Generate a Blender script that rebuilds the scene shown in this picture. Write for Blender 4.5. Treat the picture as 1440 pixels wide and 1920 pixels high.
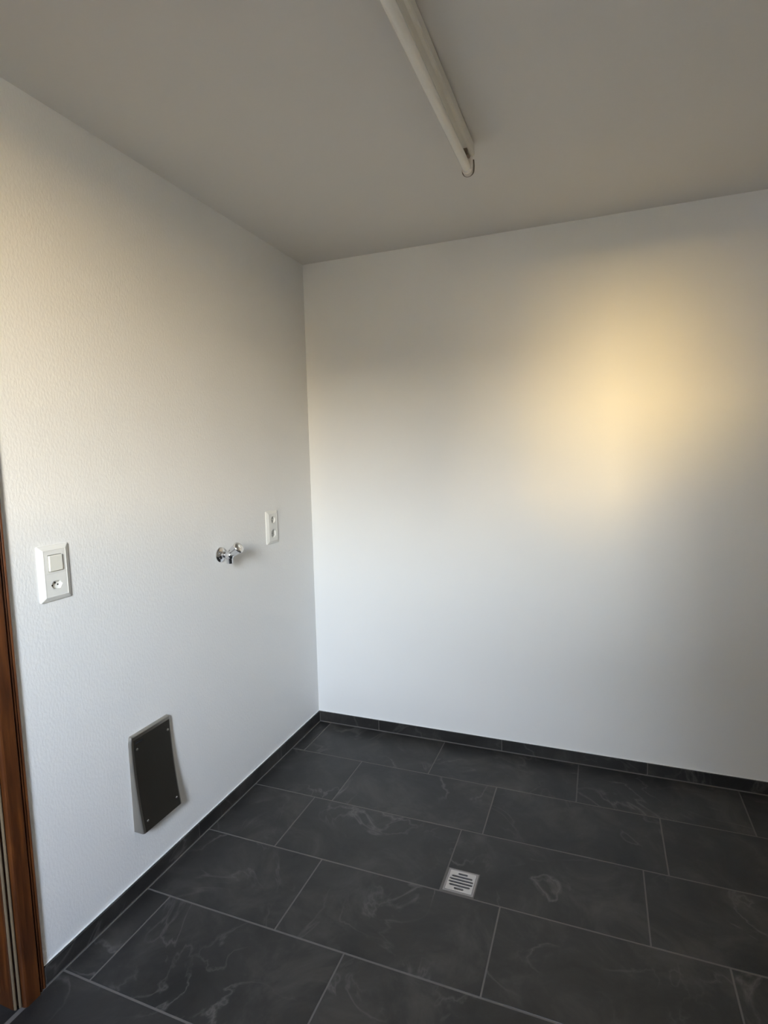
import bpy, bmesh, math, random
from mathutils import Vector, Matrix

for o in list(bpy.data.objects):
    bpy.data.objects.remove(o)
S = bpy.context.scene
C = S.collection
PI = math.pi
random.seed(7)

# ------------------------------------------------------------------ camera
CAM = Vector((1.3310, -2.4442, 1.3539)); YAW, PIT, ROL, FPX = -0.3692, -0.1021, -0.0235, 1046.07
fw = Vector((math.sin(YAW)*math.cos(PIT), math.cos(YAW)*math.cos(PIT), math.sin(PIT)))
r0 = Vector((math.cos(YAW), -math.sin(YAW), 0)); u0 = r0.cross(fw)
rr = math.cos(ROL)*r0 + math.sin(ROL)*u0; uu = -math.sin(ROL)*r0 + math.cos(ROL)*u0
cd = bpy.data.cameras.new('camera'); cam = bpy.data.objects.new('camera', cd); C.objects.link(cam)
cd.sensor_fit = 'VERTICAL'; cd.sensor_height = 24; cd.lens = FPX/1920*24; cd.clip_start = 0.02
cam.matrix_world = Matrix(((rr.x, uu.x, -fw.x, CAM.x), (rr.y, uu.y, -fw.y, CAM.y), (rr.z, uu.z, -fw.z, CAM.z), (0, 0, 0, 1)))
S.camera = cam

# ------------------------------------------------------------------ light
S.view_settings.view_transform = 'Standard'; S.view_settings.look = 'None'
S.view_settings.gamma = 1; S.view_settings.use_curve_mapping = False
S.view_settings.exposure = 0.0
SKY = 190.0
w = bpy.data.worlds.new('evening_sky'); S.world = w; w.use_nodes = True
nt = w.node_tree; nt.nodes.clear()
tc = nt.nodes.new('ShaderNodeTexCoord'); sx = nt.nodes.new('ShaderNodeSeparateXYZ')
rp = nt.nodes.new('ShaderNodeValToRGB'); bg = nt.nodes.new('ShaderNodeBackground'); wo = nt.nodes.new('ShaderNodeOutputWorld')
nt.links.new(tc.outputs['Generated'], sx.inputs[0]); nt.links.new(sx.outputs['Z'], rp.inputs[0])
nt.links.new(rp.outputs[0], bg.inputs[0]); nt.links.new(bg.outputs[0], wo.inputs[0])
bg.inputs[1].default_value = SKY
e = rp.color_ramp.elements
e[0].position = 0.0; e[0].color = (0.95, 0.70, 0.38, 1)
e[1].position = 1.0; e[1].color = (0.25, 0.40, 0.75, 1)
for p_, c_ in ((0.08, (0.92, 0.73, 0.45, 1)), (0.14, (0.70, 0.65, 0.54, 1)), (0.21, (0.58, 0.62, 0.64, 1)), (0.30, (0.57, 0.635, 0.70, 1)), (0.50, (0.51, 0.59, 0.72, 1))):
    n_ = e.new(p_); n_.color = c_

WX0, WX1, WZ0, WZ1, YR = 0.84, 1.50, 1.33, 2.235, -3.5      # window opening in the rear wall
sun = bpy.data.lights.new('low_sun', 'SUN'); so = bpy.data.objects.new('low_sun', sun); C.objects.link(so)
sun.energy = 1.55; sun.color = (1.0, 0.62, 0.06); sun.angle = math.radians(7)
SUND = Vector((0.28, 3.6, -0.25)).normalized()
so.rotation_euler = SUND.to_track_quat('-Z', 'Y').to_euler(); so.location = (1.1, -6, 3)
pl = bpy.data.lights.new('window_portal', 'AREA'); po = bpy.data.objects.new('window_portal', pl); C.objects.link(po)
pl.shape = 'RECTANGLE'; pl.size = WX1-WX0; pl.size_y = WZ1-WZ0; pl.cycles.is_portal = True
po.location = ((WX0+WX1)/2, YR-0.225, (WZ0+WZ1)/2); po.rotation_euler = (PI/2, 0, 0)

# ------------------------------------------------------------------ materials
def mat(name, col, rough=0.5, metal=0.0, build=None, spec=0.5):
    m = bpy.data.materials.new(name); m.use_nodes = True
    n = m.node_tree; b = n.nodes['Principled BSDF']
    b.inputs['Base Color'].default_value = (*col, 1); b.inputs['Roughness'].default_value = rough
    b.inputs['Metallic'].default_value = metal; b.inputs['Specular IOR Level'].default_value = spec
    if build: build(n, b)
    else: bump(n, b, 300, 0.02, 0.0005)
    return m

def bump(n, b, scale, strength, dist, stretch=(1, 1, 1), detail=3):
    t = n.nodes.new('ShaderNodeTexCoord'); mp = n.nodes.new('ShaderNodeMapping'); mp.inputs['Scale'].default_value = stretch
    nz = n.nodes.new('ShaderNodeTexNoise'); nz.inputs['Scale'].default_value = scale; nz.inputs['Detail'].default_value = detail
    bp = n.nodes.new('ShaderNodeBump'); bp.inputs['Strength'].default_value = strength; bp.inputs['Distance'].default_value = dist
    n.links.new(t.outputs['Object'], mp.inputs[0]); n.links.new(mp.outputs[0], nz.inputs['Vector'])
    n.links.new(nz.outputs['Fac'], bp.inputs['Height']); n.links.new(bp.outputs[0], b.inputs['Normal'])
    return nz, mp, t

def plaster(n, b): bump(n, b, 165, 0.7, 0.0011, (1, 1, 0.55), 3)
def ceil_b(n, b): bump(n, b, 90, 0.2, 0.0008)

def ramp(n, src, stops):
    r = n.nodes.new('ShaderNodeValToRGB'); n.links.new(src, r.inputs[0]); el = r.color_ramp.elements
    el[0].position, el[0].color = stops[0][0], (*stops[0][1], 1)
    el[1].position, el[1].color = stops[-1][0], (*stops[-1][1], 1)
    for p, c in stops[1:-1]:
        k = el.new(p); k.color = (*c, 1)
    return r

def slate(n, b):
    t = n.nodes.new('ShaderNodeTexCoord'); oi = n.nodes.new('ShaderNodeObjectInfo')
    ad = n.nodes.new('ShaderNodeVectorMath'); ad.operation = 'ADD'
    mu = n.nodes.new('ShaderNodeVectorMath'); mu.operation = 'SCALE'; mu.inputs['Scale'].default_value = 40
    cb = n.nodes.new('ShaderNodeCombineXYZ')
    for i in range(3): n.links.new(oi.outputs['Random'], cb.inputs[i])
    n.links.new(cb.outputs[0], mu.inputs[0]); n.links.new(t.outputs['Object'], ad.inputs[0]); n.links.new(mu.outputs[0], ad.inputs[1])
    V = ad.outputs[0]
    n1 = n.nodes.new('ShaderNodeTexNoise'); n1.inputs['Scale'].default_value = 5; n1.inputs['Detail'].default_value = 8; n1.inputs['Roughness'].default_value = 0.65
    n1.inputs['Distortion'].default_value = 0.6; n.links.new(V, n1.inputs['Vector'])
    base = ramp(n, n1.outputs['Fac'], [(0.3, (0.0155, 0.0150, 0.0145)), (0.5, (0.0275, 0.0262, 0.0250)), (0.70, (0.056, 0.052, 0.047))])
    # thin pale veins: the zero crossings of a distorted noise
    n2 = n.nodes.new('ShaderNodeTexNoise'); n2.inputs['Scale'].default_value = 3.3; n2.inputs['Detail'].default_value = 7
    n2.inputs['Distortion'].default_value = 1.2; n.links.new(V, n2.inputs['Vector'])
    s = n.nodes.new('ShaderNodeMath'); s.operation = 'SUBTRACT'; s.inputs[1].default_value = 0.5; n.links.new(n2.outputs['Fac'], s.inputs[0])
    a = n.nodes.new('ShaderNodeMath'); a.operation = 'ABSOLUTE'; n.links.new(s.outputs[0], a.inputs[0])
    vr = ramp(n, a.outputs[0], [(0.0, (1, 1, 1)), (0.006, (0.5, 0.5, 0.5)), (0.022, (0, 0, 0))])
    n3 = n.nodes.new('ShaderNodeTexNoise'); n3.inputs['Scale'].default_value = 4.5; n.links.new(V, n3.inputs['Vector'])
    msk = ramp(n, n3.outputs['Fac'], [(0.42, (0, 0, 0)), (0.66, (0.75, 0.75, 0.75))])
    m1 = n.nodes.new('ShaderNodeMath'); m1.operation = 'MULTIPLY'; n.links.new(vr.outputs[0], m1.inputs[0]); n.links.new(msk.outputs[0], m1.inputs[1])
    mx = n.nodes.new('ShaderNodeMix'); mx.data_type = 'RGBA'; n.links.new(m1.outputs[0], mx.inputs[0])
    n.links.new(base.outputs[0], mx.inputs[6]); mx.inputs[7].default_value = (0.115, 0.108, 0.100, 1)
    n.links.new(mx.outputs[2], b.inputs['Base Color'])
    n4 = n.nodes.new('ShaderNodeTexNoise'); n4.inputs['Scale'].default_value = 22; n4.inputs['Detail'].default_value = 6; n.links.new(V, n4.inputs['Vector'])
    bp = n.nodes.new('ShaderNodeBump'); bp.inputs['Strength'].default_value = 0.3; bp.inputs['Distance'].default_value = 0.0015
    n.links.new(n4.outputs['Fac'], bp.inputs['Height']); n.links.new(bp.outputs[0], b.inputs['Normal'])

def wood(n, b):
    t = n.nodes.new('ShaderNodeTexCoord'); mp = n.nodes.new('ShaderNodeMapping'); mp.inputs['Scale'].default_value = (14, 14, 1.1)
    n.links.new(t.outputs['Object'], mp.inputs[0])
    nz = n.nodes.new('ShaderNodeTexNoise'); nz.inputs['Scale'].default_value = 6; nz.inputs['Detail'].default_value = 6; nz.inputs['Distortion'].default_value = 0.5
    n.links.new(mp.outputs[0], nz.inputs['Vector'])
    r = ramp(n, nz.outputs['Fac'], [(0.3, (0.042, 0.012, 0.003)), (0.5, (0.074, 0.022, 0.005)), (0.7, (0.125, 0.040, 0.009))])
    n.links.new(r.outputs[0], b.inputs['Base Color'])

def brushed(n, b):
    nz, mp, t = bump(n, b, 60, 0.12, 0.0003, (1, 1, 14), 2)

M_wall = mat('white_plaster', (0.80, 0.80, 0.79), 0.62, build=plaster)
M_back = mat('smooth_white_plaster', (0.80, 0.80, 0.79), 0.7, build=ceil_b)
M_ceil = mat('ceiling_paint', (0.78, 0.76, 0.73), 0.85, build=ceil_b)
M_slate = mat('slate_tile', (0.03, 0.03, 0.03), 0.42, build=slate, spec=0.35)
M_grout = mat('grey_grout', (0.125, 0.115, 0.106), 0.9)
M_edge = mat('white_edge', (0.82, 0.82, 0.80), 0.5)  # white of the line drawn along the top of the skirting
M_wood = mat('stained_wood', (0.2, 0.07, 0.02), 0.38, build=wood)
M_seal = mat('beige_seal', (0.17, 0.125, 0.075), 0.6)
M_plastic = mat('white_plastic', (0.76, 0.755, 0.72), 0.28)
M_shade = mat('shaded_plastic', (0.42, 0.42, 0.40), 0.35)  # white plastic greyed to stand in for shade inside the outlet openings
M_cream = mat('cream_rocker', (0.74, 0.73, 0.66), 0.3)
M_hole = mat('dark_cavity', (0.012, 0.012, 0.012), 0.8)
M_chrome = mat('chrome', (0.72, 0.72, 0.73), 0.12, 1.0)
M_steel = mat('brushed_steel', (0.42, 0.40, 0.36), 0.34, 1.0, build=brushed)
M_panel = mat('floor_reflect_steel', (0.20, 0.185, 0.16), 0.30, 1.0, build=brushed)  # brushed steel darkened to carry the reflection of the dark floor
M_grate = mat('grate_steel', (0.56, 0.54, 0.53), 0.42, 0.85)
M_gframe = mat('frame_steel', (0.34, 0.32, 0.32), 0.5, 0.8)
M_lamp = mat('lamp_housing_enamel', (0.70, 0.68, 0.62), 0.4)
M_tube = mat('tube_glass', (0.88, 0.86, 0.80), 0.15)
M_holder = mat('lamp_holder_plastic', (0.75, 0.71, 0.66), 0.35)
M_brown = mat('brown_plastic', (0.26, 0.21, 0.165), 0.5)
M_amber = mat('brown_metal', (0.12, 0.09, 0.06), 0.4, 0.3)
M_ground = mat('outdoor_ground', (0.20, 0.155, 0.09), 0.9)
M_skyline = mat('skyline_block_brown', (0.16, 0.13, 0.06), 0.9)  # warm brown for the added skyline block
M_bounce = mat('warm_bounce_tan', (0.60, 0.50, 0.34), 0.9)  # pale warm tone so the added block lights the upper back wall
def panemat(n, b):
    tr = n.nodes.new('ShaderNodeBsdfTransparent'); gl = n.nodes.new('ShaderNodeBsdfGlossy'); gl.inputs['Roughness'].default_value = 0.0
    mx = n.nodes.new('ShaderNodeMixShader'); mx.inputs[0].default_value = 0.06
    n.links.new(tr.outputs[0], mx.inputs[1]); n.links.new(gl.outputs[0], mx.inputs[2])
    n.links.new(mx.outputs[0], n.nodes['Material Output'].inputs[0])
M_pane = mat('window_pane_glass', (1, 1, 1), 0.0, build=panemat)

# ------------------------------------------------------------------ mesh helpers
def obj(name, bm, m, parent=None, smooth=False, loc=None):
    bmesh.ops.recalc_face_normals(bm, faces=bm.faces)
    me = bpy.data.meshes.new(name); bm.to_mesh(me); bm.free()
    me.materials.append(m)
    if smooth:
        me.polygons.foreach_set('use_smooth', [True]*len(me.polygons))
        try: me.set_sharp_from_angle(angle=math.radians(38))
        except Exception: pass
    o = bpy.data.objects.new(name, me); C.objects.link(o)
    if parent: o.parent = parent
    if loc is not None: o.location = loc
    return o

def thing(name, label, cat, loc, group=None):
    o = bpy.data.objects.new(name, None); o.empty_display_size = 0.05; C.objects.link(o); o.location = loc
    if label: o['label'] = label
    if cat: o['category'] = cat
    if group: o['group'] = group
    return o

def struct(o): o['kind'] = 'structure'; return o

def box(bm, a, b):
    r = bmesh.ops.create_cube(bm, size=1)
    bmesh.ops.scale(bm, vec=[b[i]-a[i] for i in range(3)], verts=r['verts'])
    bmesh.ops.translate(bm, vec=[(a[i]+b[i])/2 for i in range(3)], verts=r['verts'])
    return r['verts']

def bbox(a, b, bev=0.0, seg=1):
    bm = bmesh.new(); box(bm, a, b)
    if bev: bmesh.ops.bevel(bm, geom=list(bm.edges), offset=bev, segments=seg, profile=0.5, affect='EDGES')
    return bm

def loft(bm, loops, cap0=True, cap1=True, close=True):
    vs = [[bm.verts.new(p) for p in lp] for lp in loops]; n = len(vs[0])
    for a, b in zip(vs, vs[1:]):
        for i in range(n if close else n-1):
            j = (i+1) % n; bm.faces.new((a[i], a[j], b[j], b[i]))
    if cap0: bm.faces.new(vs[0])
    if cap1: bm.faces.new(vs[-1])
    return vs

def prism(loop, holes, w0, w1, mp):
    """a plate with holes; mp turns (u, v, w) into a point"""
    bm = bmesh.new(); ed = []
    for lp in [loop]+holes:
        vs = [bm.verts.new((p[0], p[1], 0)) for p in lp]
        ed += [bm.edges.new((vs[i], vs[(i+1) % len(vs)])) for i in range(len(vs))]
    bmesh.ops.triangle_fill(bm, use_beauty=True, use_dissolve=False, edges=ed)
    fs = list(bm.faces)
    for v in bm.verts: v.co.z = w0
    r = bmesh.ops.extrude_face_region(bm, geom=fs)
    bmesh.ops.translate(bm, vec=(0, 0, w1-w0), verts=[g for g in r['geom'] if isinstance(g, bmesh.types.BMVert)])
    for v in bm.verts: v.co = mp(*v.co)
    return bm

onwall = lambda u, v, w: Vector((w, u, v))        # left wall: u along y, v up, w out of the wall
flat = lambda u, v, w: Vector((u, v, w))
rect = lambda cu, cv, wu, wv: [(cu-wu/2, cv-wv/2), (cu+wu/2, cv-wv/2), (cu+wu/2, cv+wv/2), (cu-wu/2, cv+wv/2)]
def rrect(cu, cv, wu, wv, r, n=5):
    out = []
    for k, (sx_, sy_) in enumerate(((1, 1), (-1, 1), (-1, -1), (1, -1))):
        for i in range(n+1):
            a = (k + i/n)*PI/2
            out.append((cu+sx_*(wu/2-r)+r*math.cos(a), cv+sy_*(wv/2-r)+r*math.sin(a)))
    return out
circ = lambda cu, cv, r, n=28: [(cu+r*math.cos(2*PI*i/n), cv+r*math.sin(2*PI*i/n)) for i in range(n)]

def lathe(bm, org, ax, prof, n=32, flute=None):
    ax = Vector(ax).normalized(); s = Vector((0, 1, 0)); t = ax.cross(s).normalized(); s = t.cross(ax)
    loops = []
    for d, r in prof:
        lp = []
        for i in range(n):
            a = 2*PI*i/n; q = r*(flute(a, d) if flute else 1)
            lp.append(Vector(org)+ax*d+(s*math.cos(a)+t*math.sin(a))*q)
        loops.append(lp)
    loft(bm, loops)

# ------------------------------------------------------------------ room shell
H = 2.2605; XR = 2.45; T = 0.01
DY0, DY1, DH = -1.600, -2.425, 2.02                  # door opening in the left wall
# left wall: one slab with the door opening cut out
lw = [(0.3, -0.05), (0.3, H+0.2), (YR-0.3, H+0.2), (YR-0.3, -0.05), (DY1, -0.05), (DY1, DH), (DY0, DH), (DY0, -0.05)]
struct(obj('wall_left', prism(lw, [], -0.22, 0, onwall), M_wall))
struct(obj('wall_back', bbox((0, 0, -0.05), (XR+0.2, 0.3, H+0.2)), M_back))
struct(obj('wall_right', bbox((XR, YR-0.3, -0.05), (XR+0.2, 0, H+0.2)), M_back))
rwm = lambda u, v, w_: Vector((u, w_, v))
struct(obj('wall_rear', prism([(0, -0.05), (XR, -0.05), (XR, H+0.2), (0, H+0.2)], [[(WX0, WZ0), (WX1, WZ0), (WX1, WZ1), (WX0, WZ1)]], YR-0.22, YR, rwm), M_back))
struct(obj('ceiling', bbox((0, YR, H), (XR, 0, H+0.2)), M_ceil))

# floor: grout bed with a hole for the drain, every tile a piece of its own
DRX0, DRX1, DRY0, DRY1 = 0.8925, 0.9885, -0.8835, -0.7875
floor = obj('floor', prism([(0, YR), (XR, YR), (XR, 0), (0, 0)], [[(DRX0+.004, DRY0+.004), (DRX1-.004, DRY0+.004), (DRX1-.004, DRY1-.004), (DRX0+.004, DRY1-.004)]], -0.05, -0.0006, flat), M_grout)
struct(floor)
R0, L, G = 0.2911, 0.5966, 0.0040
offs = [0.0731, 0.3644, 0.2891, 0.4765, 0.1021, 0.47, 0.25, 0.06, 0.41, 0.18, 0.52, 0.33]
shared = {}
def tile(x0, x1, y0, y1, parent, z=0.0):
    lx, ly = x1-x0, y1-y0; key = (round(lx, 3), round(ly, 3))
    if key not in shared:
        bm = bmesh.new()
        a, b2 = lx/2, ly/2; c = 0.0008
        loft(bm, [[(-a, -b2, -0.009), (a, -b2, -0.009), (a, b2, -0.009), (-a, b2, -0.009)],
                  [(-a, -b2, -c), (a, -b2, -c), (a, b2, -c), (-a, b2, -c)],
                  [(-a+c, -b2+c, 0), (a-c, -b2+c, 0), (a-c, b2-c, 0), (-a+c, b2-c, 0)]])
        o = obj('tile', bm, M_slate, parent); shared[key] = o.data
    else:
        o = bpy.data.objects.new('tile', shared[key]); C.objects.link(o); o.parent = parent
    o.location = ((x0+x1)/2, (y0+y1)/2, z)
    return o
for k in range(12):
    yt = -(R0+(k-1)*0.3) if k else -T-0.0005
    yb = -(R0+k*0.3)
    if yb < YR: yb = YR
    if yt <= yb+0.02: continue
    xs = [T+0.0005]+[offs[k]+j*L for j in range(6) if offs[k]+j*L < XR-0.03]+[XR]
    for a, b2 in zip(xs, xs[1:]):
        x0, x1, y0, y1 = a+G/2, b2-G/2, yb+G/2+0.0005, yt-G/2-0.0005
        if k == 2 and a < 0.9 < b2 and a > 0.8:       # tile with the corner cut out for the drain
            nx, ny = DRX1+0.0035, DRY1+0.0035
            lp = [(nx, y0), (x1, y0), (x1, y1), (x0, y1), (x0, ny), (nx, ny)]
            cx_, cy_ = (x0+x1)/2, (y0+y1)/2
            obj('tile', prism([(p-cx_, q-cy_) for p, q in lp], [], -0.009, 0, flat), M_slate, floor, loc=(cx_, cy_, 0))
        else:
            tile(x0, x1, y0, y1, floor)

# tiled skirting: grout behind, tiles in front, drawn white line above
BH = 0.0525
bl = struct(obj('baseboard_left', bbox((0, -1.541, -0.001), (T-0.0012, -0.0001, BH-0.001)), M_grout))
bb = struct(obj('baseboard_back', bbox((0, -T+0.0012, -0.001), (XR, 0, BH-0.001)), M_grout))
br = struct(obj('baseboard_right', bbox((XR-T, YR, -0.001), (XR, -T, BH-0.001)), M_slate))
def skirt(parent, a, b2, left):
    a2, b3 = a+0.0016, b2-0.0016
    if left: bm = bbox((0.002, a2, 0.0035), (T, b3, BH), 0.0007)
    else: bm = bbox((a2, -T, 0.0035), (b3, -0.002, BH), 0.0007)
    obj('tile', bm, M_slate, parent)
for a, b2 in ((-1.541, -0.9409), (-0.9409, -0.3458), (-0.3458, -T)): skirt(bl, a, b2, True)
xs = [T, 0.3348, 0.9357, 1.5366, 2.1375, XR]
for a, b2 in zip(xs, xs[1:]): skirt(bb, a, b2, False)
obj('edge_halo_line', bbox((0, -1.541, BH-0.0005), (0.0045, -0.0001, BH+0.0025), 0.001), M_edge, bl)  # one white strip for the plaster edge and its bright halo
obj('edge_halo_line', bbox((0.0045, -0.0045, BH-0.0005), (XR, 0, BH+0.0025), 0.001), M_edge, bb)

# ------------------------------------------------------------------ door opening with stained casing
door = struct(thing('door_1', None, None, (0, -1.60, 0)))
def dpart(name, bm, m):
    o = obj(name, bm, m, door); o.data.transform(Matrix.Translation((0, 1.60, 0))); return o
# profile of the casing: (y, x) from the outer edge inwards
prof = [(-1.541, -0.001), (-1.541, 0.006), (-1.542, 0.0095), (-1.5445, 0.0115), (-1.5475, 0.0105), (-1.5495, 0.0075), (-1.5515, 0.0105), (-1.554, 0.0125),
        (-1.5565, 0.0115), (-1.558, 0.0075), (-1.5605, 0.0075), (-1.5612, 0.0145), (-1.563, 0.0165), (-1.594, 0.0165), (-1.598, 0.0150), (-1.6005, 0.0115), (-1.602, 0.006), (-1.602, -0.001)]
def mitred(name, prof, y_mid, top, m, zb=0.0):
    """a moulding up one side, over the head and down the other, mitred; y offsets are mirrored about y_mid"""
    bm = bmesh.new(); y_out = prof[0][0]
    loops = []
    for leg in range(4):
        lp = []
        for y, x in prof:
            d = y_out-y                                # distance in from the outer edge
            if leg in (0, 1): Y = y
            else: Y = 2*y_mid-y
            Z = zb if leg in (0, 3) else top-d
            lp.append((x, Y, Z))
        loops.append(lp)
    loft(bm, loops)
    return dpart(name, bm, m)
YM = (DY0+DY1)/2
mitred('casing', prof, YM, 2.085, M_wood)
# reveal lining through the wall
dpart('jamb', bbox((-0.215, -1.6185, 0.004), (-0.006, -1.6005, 2.001), 0.001), M_wood)
dpart('jamb', bbox((-0.215, 2*YM+1.6005, 0.004), (-0.006, 2*YM+1.6185, 2.001), 0.001), M_wood)
dpart('head_jamb', bbox((-0.215, 2*YM+1.6005, 2.002), (-0.006, -1.6005, 2.0195), 0.001), M_wood)
# two-lipped seal strips at the front edge of the reveal
for s, y in ((1, -1.6025), (-1, 2*YM+1.6025)):
    for k, (dy, x) in enumerate(((0.0, 0.0045), (0.0085, -0.0015))):
        yy = y-s*dy
        bm = bmesh.new()
        lp = lambda z: [(x+0.0035*math.cos(a), yy-s*0.004+0.0033*math.sin(a), z) for a in [2*PI*i/10 for i in range(10)]]
        loft(bm, [lp(0.006), lp(1.995)]); o = dpart('seal_strip', bm, M_seal)
dpart('threshold', bbox((-0.215, 2*YM+1.600, -0.03), (0.0065, -1.6005, -0.0015)), M_slate)
dpart('door_leaf', bbox((-0.213, 2*YM+1.6190, -0.001), (-0.173, -1.6190, 2.001), 0.002), M_wood)
struct(obj('door_leak_blocker', bbox((-0.32, -2.7, -0.05), (-0.2201, -1.35, 2.3)), M_back))  # unseen slab added to stop light leaking through the door opening
hb = bmesh.new(); lathe(hb, (-0.173, -2.33, 1.03), (1, 0, 0), [(0, 0.024), (0.006, 0.024), (0.006, 0.009), (0.045, 0.009)], 20)
box(hb, (-0.138, -2.34, 1.021), (-0.124, -2.22, 1.039)); dpart('door_handle', hb, M_chrome)

# ------------------------------------------------------------------ window behind the viewpoint
win = struct(thing('window_1', None, None, ((WX0+WX1)/2, YR-0.22, WZ0)))
def wpart(name, bm, m):
    o = obj(name, bm, m, win); o.data.transform(Matrix.Translation(-Vector(win.location))); return o
fr = 0.03
wpart('window_frame', prism([(WX0, WZ0), (WX1, WZ0), (WX1, WZ1), (WX0, WZ1)], [[(WX0+fr, WZ0+fr), (WX1-fr, WZ0+fr), (WX1-fr, WZ1-fr), (WX0+fr, WZ1-fr)]], YR-0.20, YR-0.15, rwm), M_plastic)
wpart('pane', bbox((WX0+fr, YR-0.178, WZ0+fr), (WX1-fr, YR-0.172, WZ1-fr)), M_pane)
wpart('window_sill', bbox((WX0, YR-0.15, WZ0), (WX1, YR+0.02, WZ0+0.02), 0.004), M_plastic)
struct(obj('low_skyline_blocker', bbox((-25, -31.5, -0.1), (40, -30, 2.6), 0.2, 2), M_skyline))  # unseen block added as a low skyline, keeps the upper walls dark
struct(obj('left_sky_blocker', bbox((-8, -18, -0.1), (-1.15, -12, 6.0), 0.05), M_grout))  # unseen block added to cut sky light from the back wall's right
struct(obj('warm_bounce_block', bbox((2.0, -24, -0.1), (6.8, -18.5, 3.85), 0.05), M_bounce))  # unseen block added to raise the skyline and bounce warm light
struct(obj('overhead_sky_blocker', bbox((-3.5, -6.8, 2.29), (1.25, YR-0.221, 2.52), 0.005), M_grout))  # unseen slab added to shade the lower right of the back wall
struct(obj('sun_patch_blocker', bbox((1.00, -4.75, -0.1), (1.45, -4.6, 1.70), 0.01), M_grout))  # unseen block added to trim the lower part of the sun patch
struct(obj('outside_ground', bbox((-15, -40, -0.5), (15, YR-0.3, -0.1)), M_ground))

# ------------------------------------------------------------------ light switch with socket
def frame_ring(bm, wu, wv, ch, h0, h1):
    f = lambda q, w_: [onwall(u, v, w_) for u, v in q]
    loft(bm, [f(rrect(0, 0, wu, wv, 0.003), 0.0), f(rrect(0, 0, wu, wv, 0.003), h0), f(rrect(0, 0, wu-0.004, wv-0.004, 0.002), h0+0.0015),
              f(rrect(0, 0, wu-2*ch, wv-2*ch, 0.001), h1), f(rrect(0, 0, wu-2*ch-0.002, wv-2*ch-0.002, 0.001), h1-0.0006),
              f(rrect(0, 0, wu-2*ch-0.002, wv-2*ch-0.002, 0.001), 0.0)], False, False)
def hexa(cu, cv, a, b2, k=0.55):      # a: half length to the points, b2: half height
    return [(cu+a, cv), (cu+a*k, cv+b2), (cu-a*k, cv+b2), (cu-a, cv), (cu-a*k, cv-b2), (cu+a*k, cv-b2)]
def hexv(cu, cv, a, b2, k=0.5):       # points up and down
    return [(cu+a, cv-b2*k), (cu+a, cv+b2*k), (cu, cv+b2), (cu-a, cv+b2*k), (cu-a, cv-b2*k), (cu, cv-b2)]

sw = thing('light_switch', 'white switch plate with square rocker above a three-pin socket, next to the wooden door casing', 'switch', (0, -1.4145, 1.0675))
bm = bmesh.new(); frame_ring(bm, 0.089, 0.147, 0.0125, 0.003, 0.010); obj('frame', bm, M_plastic, sw)
IW = 0.0615
bm = prism(rect(0, 0.0300, IW, 0.0600), [rect(0, 0.0265, 0.0405, 0.0445)], 0.001, 0.0092, onwall); obj('insert_plate', bm, M_plastic, sw)
bm = bmesh.new(); f = lambda q, w_: [onwall(u, v, w_) for u, v in q]
loft(bm, [f(rrect(0, 0.0265, 0.0375, 0.0415, 0.001), 0.001), f(rrect(0, 0.0265, 0.0375, 0.0415, 0.001), 0.0125), f(rrect(0, 0.0265, 0.0355, 0.0395, 0.001), 0.0135)])
rk = obj('rocker', bm, M_cream, sw); rk['label'] = 'square cream rocker key'
bm = prism(rect(0, -0.0303, IW, 0.0600), [hexa(0.0, -0.0315, 0.0165, 0.0105)], 0.001, 0.0092, onwall); so_ = obj('socket_face', bm, M_plastic, sw)
bm = prism(hexa(0.0, -0.0315, 0.0170, 0.0110), [], 0.0008, 0.0022, onwall); obj('socket_recess', bm, M_plastic, so_)
for u, v in ((-0.0085, -0.0330), (0.0, -0.0272), (0.0075, -0.0330)):
    bm = bmesh.new(); lathe(bm, (0.0020, u, v), (1, 0, 0), [(0, 0.0023), (0.0004, 0.0023)], 16); obj('pin_hole', bm, M_hole, so_)

ou = thing('wall_outlet', 'white outlet plate with a round and a six-sided opening, near the room corner', 'outlet', (0, -0.3695, 1.0515))
bm = bmesh.new(); frame_ring(bm, 0.090, 0.144, 0.0135, 0.0030, 0.0100); obj('frame', bm, M_plastic, ou)
bm = prism(rect(0, 0.0, 0.0610, 0.1155), [circ(0.002, 0.0330, 0.0158), hexv(0.002, -0.0270, 0.0168, 0.0205)], 0.001, 0.0094, onwall); fp = obj('face_plate', bm, M_plastic, ou)
bm = prism(circ(0.002, 0.0330, 0.0162), [], 0.0006, 0.0016, onwall); obj('socket_recess', bm, M_shade, fp)
bm = prism(hexv(0.002, -0.0270, 0.0172, 0.0209), [], 0.0006, 0.0016, onwall); obj('socket_recess', bm, M_shade, fp)
for u, v in ((-0.004, -0.0360), (-0.004, -0.0180), (0.002, -0.0270)):
    bm = bmesh.new(); lathe(bm, (0.0014, u, v), (1, 0, 0), [(0, 0.0022), (0.0004, 0.0022)], 16); obj('pin_hole', bm, M_hole, fp)
bm = bmesh.new(); lathe(bm, (0.0014, 0.002, 0.033), (1, 0, 0), [(0, 0.0025), (0.0035, 0.0025)], 16); obj('centre_contact', bm, M_plastic, fp)

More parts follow.
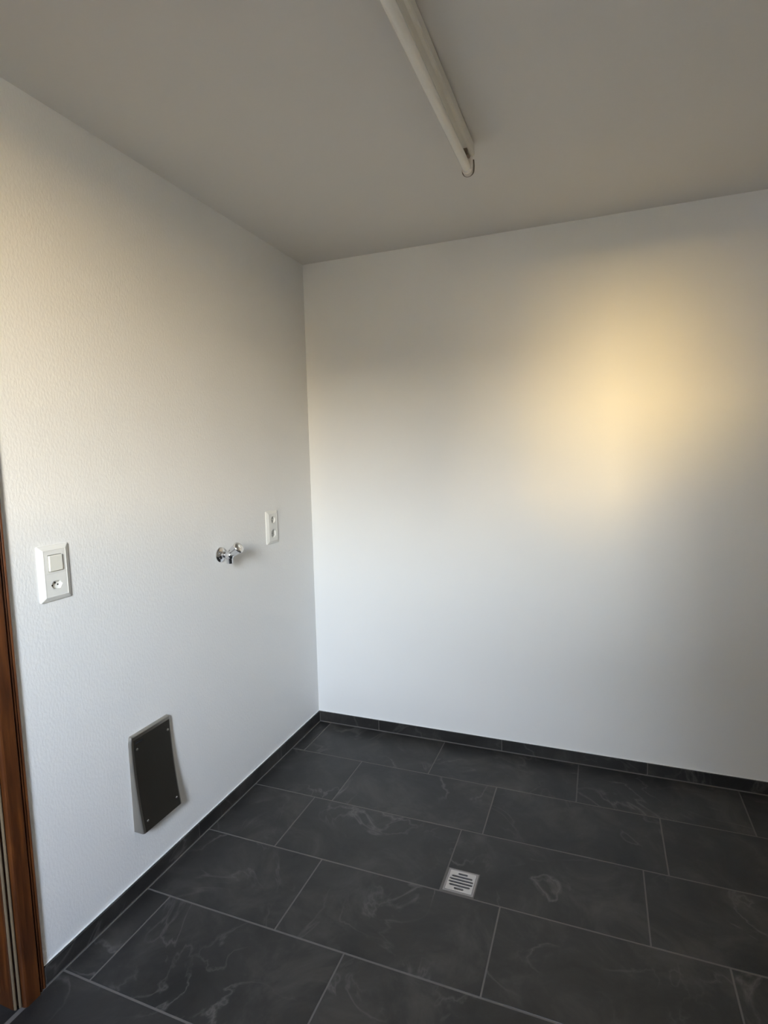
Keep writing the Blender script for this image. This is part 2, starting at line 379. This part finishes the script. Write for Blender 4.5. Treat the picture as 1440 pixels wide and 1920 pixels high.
# ------------------------------------------------------------------ wall tap
tap = thing('wall_tap', 'small chrome water tap with fluted angled handle, beside the outlet', 'tap', (0, -0.727, 0.9935))
bm = bmesh.new(); lathe(bm, (0, 0, 0), (1, 0, 0), [(0, 0.0285), (0.003, 0.0285), (0.0055, 0.0262), (0.008, 0.020), (0.0105, 0.0135), (0.012, 0.0125)], 40); obj('rosette', bm, M_chrome, tap, True)
bm = bmesh.new(); lathe(bm, (0.010, 0, 0), (1, 0, 0), [(0, 0.0115), (0.010, 0.0110), (0.017, 0.0130), (0.020, 0.0155), (0.034, 0.0160), (0.042, 0.0145), (0.046, 0.010), (0.048, 0.004)], 32); obj('valve_body', bm, M_chrome, tap, True)
bm = bmesh.new(); lathe(bm, (0.0415, 0, 0.002), (0.0, 0, -1), [(0, 0.0120), (0.032, 0.0120), (0.0335, 0.0112), (0.0335, 0.0085), (0.027, 0.0080)], 32); obj('spout', bm, M_chrome, tap, True)
AX = (0.82, 0, 0.57)
bm = bmesh.new(); lathe(bm, (0.0400, 0, 0.0), AX, [(0.004, 0.0130), (0.016, 0.0130), (0.017, 0.0115), (0.027, 0.0115)], 32); obj('bonnet', bm, M_chrome, tap, True)
fl = lambda a, d: (1-0.26*max(0, math.cos(6*a))**2) if 0.0185 < d < 0.052 else 1
bm = bmesh.new(); lathe(bm, (0.0400, 0, 0.0), AX, [(0.0170, 0.012), (0.0175, 0.0165), (0.0190, 0.0175), (0.030, 0.0185), (0.046, 0.0205), (0.0515, 0.0215), (0.0525, 0.0222), (0.0555, 0.0215), (0.0590, 0.0175), (0.0608, 0.010), (0.0612, 0.003)], 72, fl)
obj('handle', bm, M_chrome, tap, True)
bm = bmesh.new(); lathe(bm, (0.0400, 0, 0.0), AX, [(0.0605, 0.0075), (0.0622, 0.0072), (0.0628, 0.005)], 28); obj('handle_cap', bm, M_plastic, tap, True)

# ------------------------------------------------------------------ flared steel cover
PY0, PY1 = -1.217, -1.048
cv = thing('steel_cover', 'flared dark stainless steel cover plate low on the left wall above the skirting', 'cover', (0, (PY0+PY1)/2, 0.207))
hw = (PY1-PY0)/2; PH = 0.303
def px(t):      # depth of the front along the height, t = 0 at the bottom
    return 0.0125+0.0265*(1-t)**1.9
N = 16; ch = 0.0065
bm = bmesh.new(); body = []
for i in range(N+1):
    t = i/N; z = t*PH; x = px(t); c = ch
    hwz = hw
    if t > 0.97: hwz = hw-0.003
    body.append([(0, -hwz, z), (max(x-c*0.9, 0.002), -hwz, z), (x-c*0.25, -hwz+c*0.35, z), (x, -hwz+c, z), (x, hwz-c, z), (x-c*0.25, hwz-c*0.35, z), (max(x-c*0.9, 0.002), hwz, z), (0, hwz, z)])
z = PH+0.0035; x = px(1); h2 = hw-0.006
body.append([(0, -h2, z), (x*0.3, -h2, z), (x*0.45, -h2+0.002, z), (x*0.5, -h2+0.004, z), (x*0.5, h2-0.004, z), (x*0.45, h2-0.002, z), (x*0.3, h2, z), (0, h2, z)])
loft(bm, body); obj('cover_body', bm, M_steel, cv, True)
bm = bmesh.new(); lo = []
iz = 0.0095
for i in range(N+1):
    t = i/N; z = 0.001+t*(PH-iz-0.001); x = px(z/PH); w2 = hw-0.0085
    lo.append([(x-0.004, -w2, z), (x+0.0010, -w2, z), (x+0.0010, w2, z), (x-0.004, w2, z)])
loft(bm, lo); fpn = obj('front_panel', bm, M_panel, cv, True); fpn['label'] = 'dark brushed concave front sheet'
for u, zz in ((-hw+0.022, 0.030), (hw-0.020, 0.030), (-hw+0.020, PH-0.042), (hw-0.018, PH-0.042)):
    x = px(zz/PH)+0.0010
    sl = 0.0265*1.9*(1-zz/PH)**0.9/PH
    ax = Vector((1, 0, sl)).normalized()
    bm = bmesh.new(); lathe(bm, (x-0.001, u, zz), ax, [(0, 0.0042), (0.0018, 0.0040), (0.0028, 0.0026), (0.0030, 0.001)], 20)
    obj('screw', bm, M_chrome if zz < 0.1 else M_steel, fpn, True)
x = px((PH-0.021)/PH)+0.0009
obj('engraved_mark', bbox((x-0.0005, -hw+0.016, PH-0.0235), (x+0.0005, -hw+0.046, PH-0.0185)), M_hole, fpn)

# ------------------------------------------------------------------ floor drain
dr = thing('floor_drain', 'small square slotted metal drain set into the slate tiles', 'drain', ((DRX0+DRX1)/2, (DRY0+DRY1)/2, 0))
hd = (DRX1-DRX0)/2
bm = prism(rrect(0, 0, 2*hd, 2*hd, 0.002, 2), [rect(0, 0, 2*hd-0.011, 2*hd-0.011)], -0.030, -0.0002, flat); obj('drain_frame', bm, M_gframe, dr)
sl = []
for k in range(6):
    yy = (k-2.5)*0.0124; hl = (0.0155, 0.0335, 0.0385, 0.0385, 0.0335, 0.0155)[k]
    r = 0.0038; q = []
    for i in range(7): a = -PI/2+PI*i/6; q.append((hl-r+r*math.cos(a), yy+r*math.sin(a)))
    for i in range(7): a = PI/2+PI*i/6; q.append((-hl+r+r*math.cos(a), yy+r*math.sin(a)))
    sl.append(q)
bm = prism(rrect(0, 0, 2*hd-0.0125, 2*hd-0.0125, 0.0012, 2), sl, -0.004, 0.0006, flat); obj('grate', bm, M_grate, dr)
bm = bmesh.new(); a = hd-0.0045
vv = box(bm, (-a, -a, -0.049), (a, a, -0.004)); top = [f_ for f_ in bm.faces if all(v.co.z > -0.01 for v in f_.verts)]
bmesh.ops.delete(bm, geom=top, context='FACES_ONLY'); obj('drain_cup', bm, M_hole, dr)

# ------------------------------------------------------------------ fluorescent batten on the ceiling
LX, LY0, LY1 = 0.952, -1.925, -0.705
lamp = thing('tube_light', 'white fluorescent batten with one bare unlit tube, screwed to the ceiling', 'light', (LX, (LY0+LY1)/2, H))
hl = (LY1-LY0)/2
cs = [(-0.022, -0.006), (-0.022, -0.030), (-0.020, -0.035), (-0.014, -0.038), (0.014, -0.038), (0.020, -0.035), (0.022, -0.030), (0.022, -0.006)]
bm = bmesh.new(); loft(bm, [[(x, -hl, z) for x, z in cs], [(x, hl-0.020, z) for x, z in cs], [(x*0.94, hl-0.003, z*0.94) for x, z in cs]]); obj('housing', bm, M_lamp, lamp)
obj('gap_shadow_strip', bbox((-0.016, -hl+0.004, -0.0065), (0.0185, hl-0.012, 0.0)), M_hole, lamp)  # dark strip put in for the shadow line between housing and ceiling
TZ = -0.0685
tb = bmesh.new()
def ytube(bm, y0, y1, r, z, n=28, x=0, r1=None):
    r1 = r if r1 is None else r1
    loft(bm, [[(x+r*math.cos(2*PI*i/n), y0, z+r*math.sin(2*PI*i/n)) for i in range(n)], [(x+r1*math.cos(2*PI*i/n), y1, z+r1*math.sin(2*PI*i/n)) for i in range(n)]])
ytube(tb, -hl+0.024, hl-0.026, 0.0132, TZ); tube = obj('tube', tb, M_tube, lamp, True)
for s in (-1, 1):
    bm = bmesh.new(); ytube(bm, s*(hl-0.027), s*(hl-0.012), 0.0128, TZ); obj('end_cap', bm, M_chrome, tube, True)
    # holder: a rounded upright bracket that the tube plugs into
    q = [(-0.0145, -0.036), (-0.0155, TZ+0.002)]+[(0.0155*math.cos(a), TZ+0.0155*math.sin(a)) for a in [PI+PI*i/8 for i in range(1, 8)]]+[(0.0155, TZ+0.002), (0.0145, -0.036)]
    bm = bmesh.new(); y0, y1 = sorted((s*(hl-0.012), s*(hl+0.004)))
    loft(bm, [[(x, y0, z) for x, z in q], [(x, y1, z) for x, z in q]])
    bmesh.ops.bevel(bm, geom=[e_ for e_ in bm.edges if abs(e_.verts[0].co.y-e_.verts[1].co.y) < 1e-6], offset=0.0015, segments=2, affect='EDGES')
    h_ = obj('lamp_holder', bm, M_holder, lamp)
    obj('gap_dark_block', bbox((-0.012, s*(hl-0.058)-0.008, -0.0500), (0.012, s*(hl-0.058)+0.008, -0.0375), 0.001), M_amber, lamp)  # dark block drawn for the shaded gap between tube and housing
    obj('gap_brown_strip', bbox((-0.0105, s*(hl-0.034)-0.016, -0.0440), (0.0105, s*(hl-0.034)+0.018, -0.0375), 0.001), M_brown, lamp)  # brown strip between tube and housing, up to the holder
    # wire clip round the end of the holder
    bm = bmesh.new(); path = [(0.0165, -0.040), (0.0175, -0.055), (0.0170, TZ)]+[(0.0170*math.cos(a), TZ+0.0170*math.sin(a)) for a in [-PI*i/10 for i in range(1, 10)]]+[(-0.0170, TZ), (-0.0165, TZ+0.008)]
    lps = []
    for x, z in path:
        yb_ = s*(hl+0.0045); k = 0.0017
        lps.append([(x*(1-k/0.017), yb_-k, z), (x*(1-k/0.017), yb_+k, z), (x*(1+k/0.017), yb_+k, z), (x*(1+k/0.017), yb_-k, z)])
    loft(bm, lps); obj('clip', bm, M_amber, lamp)
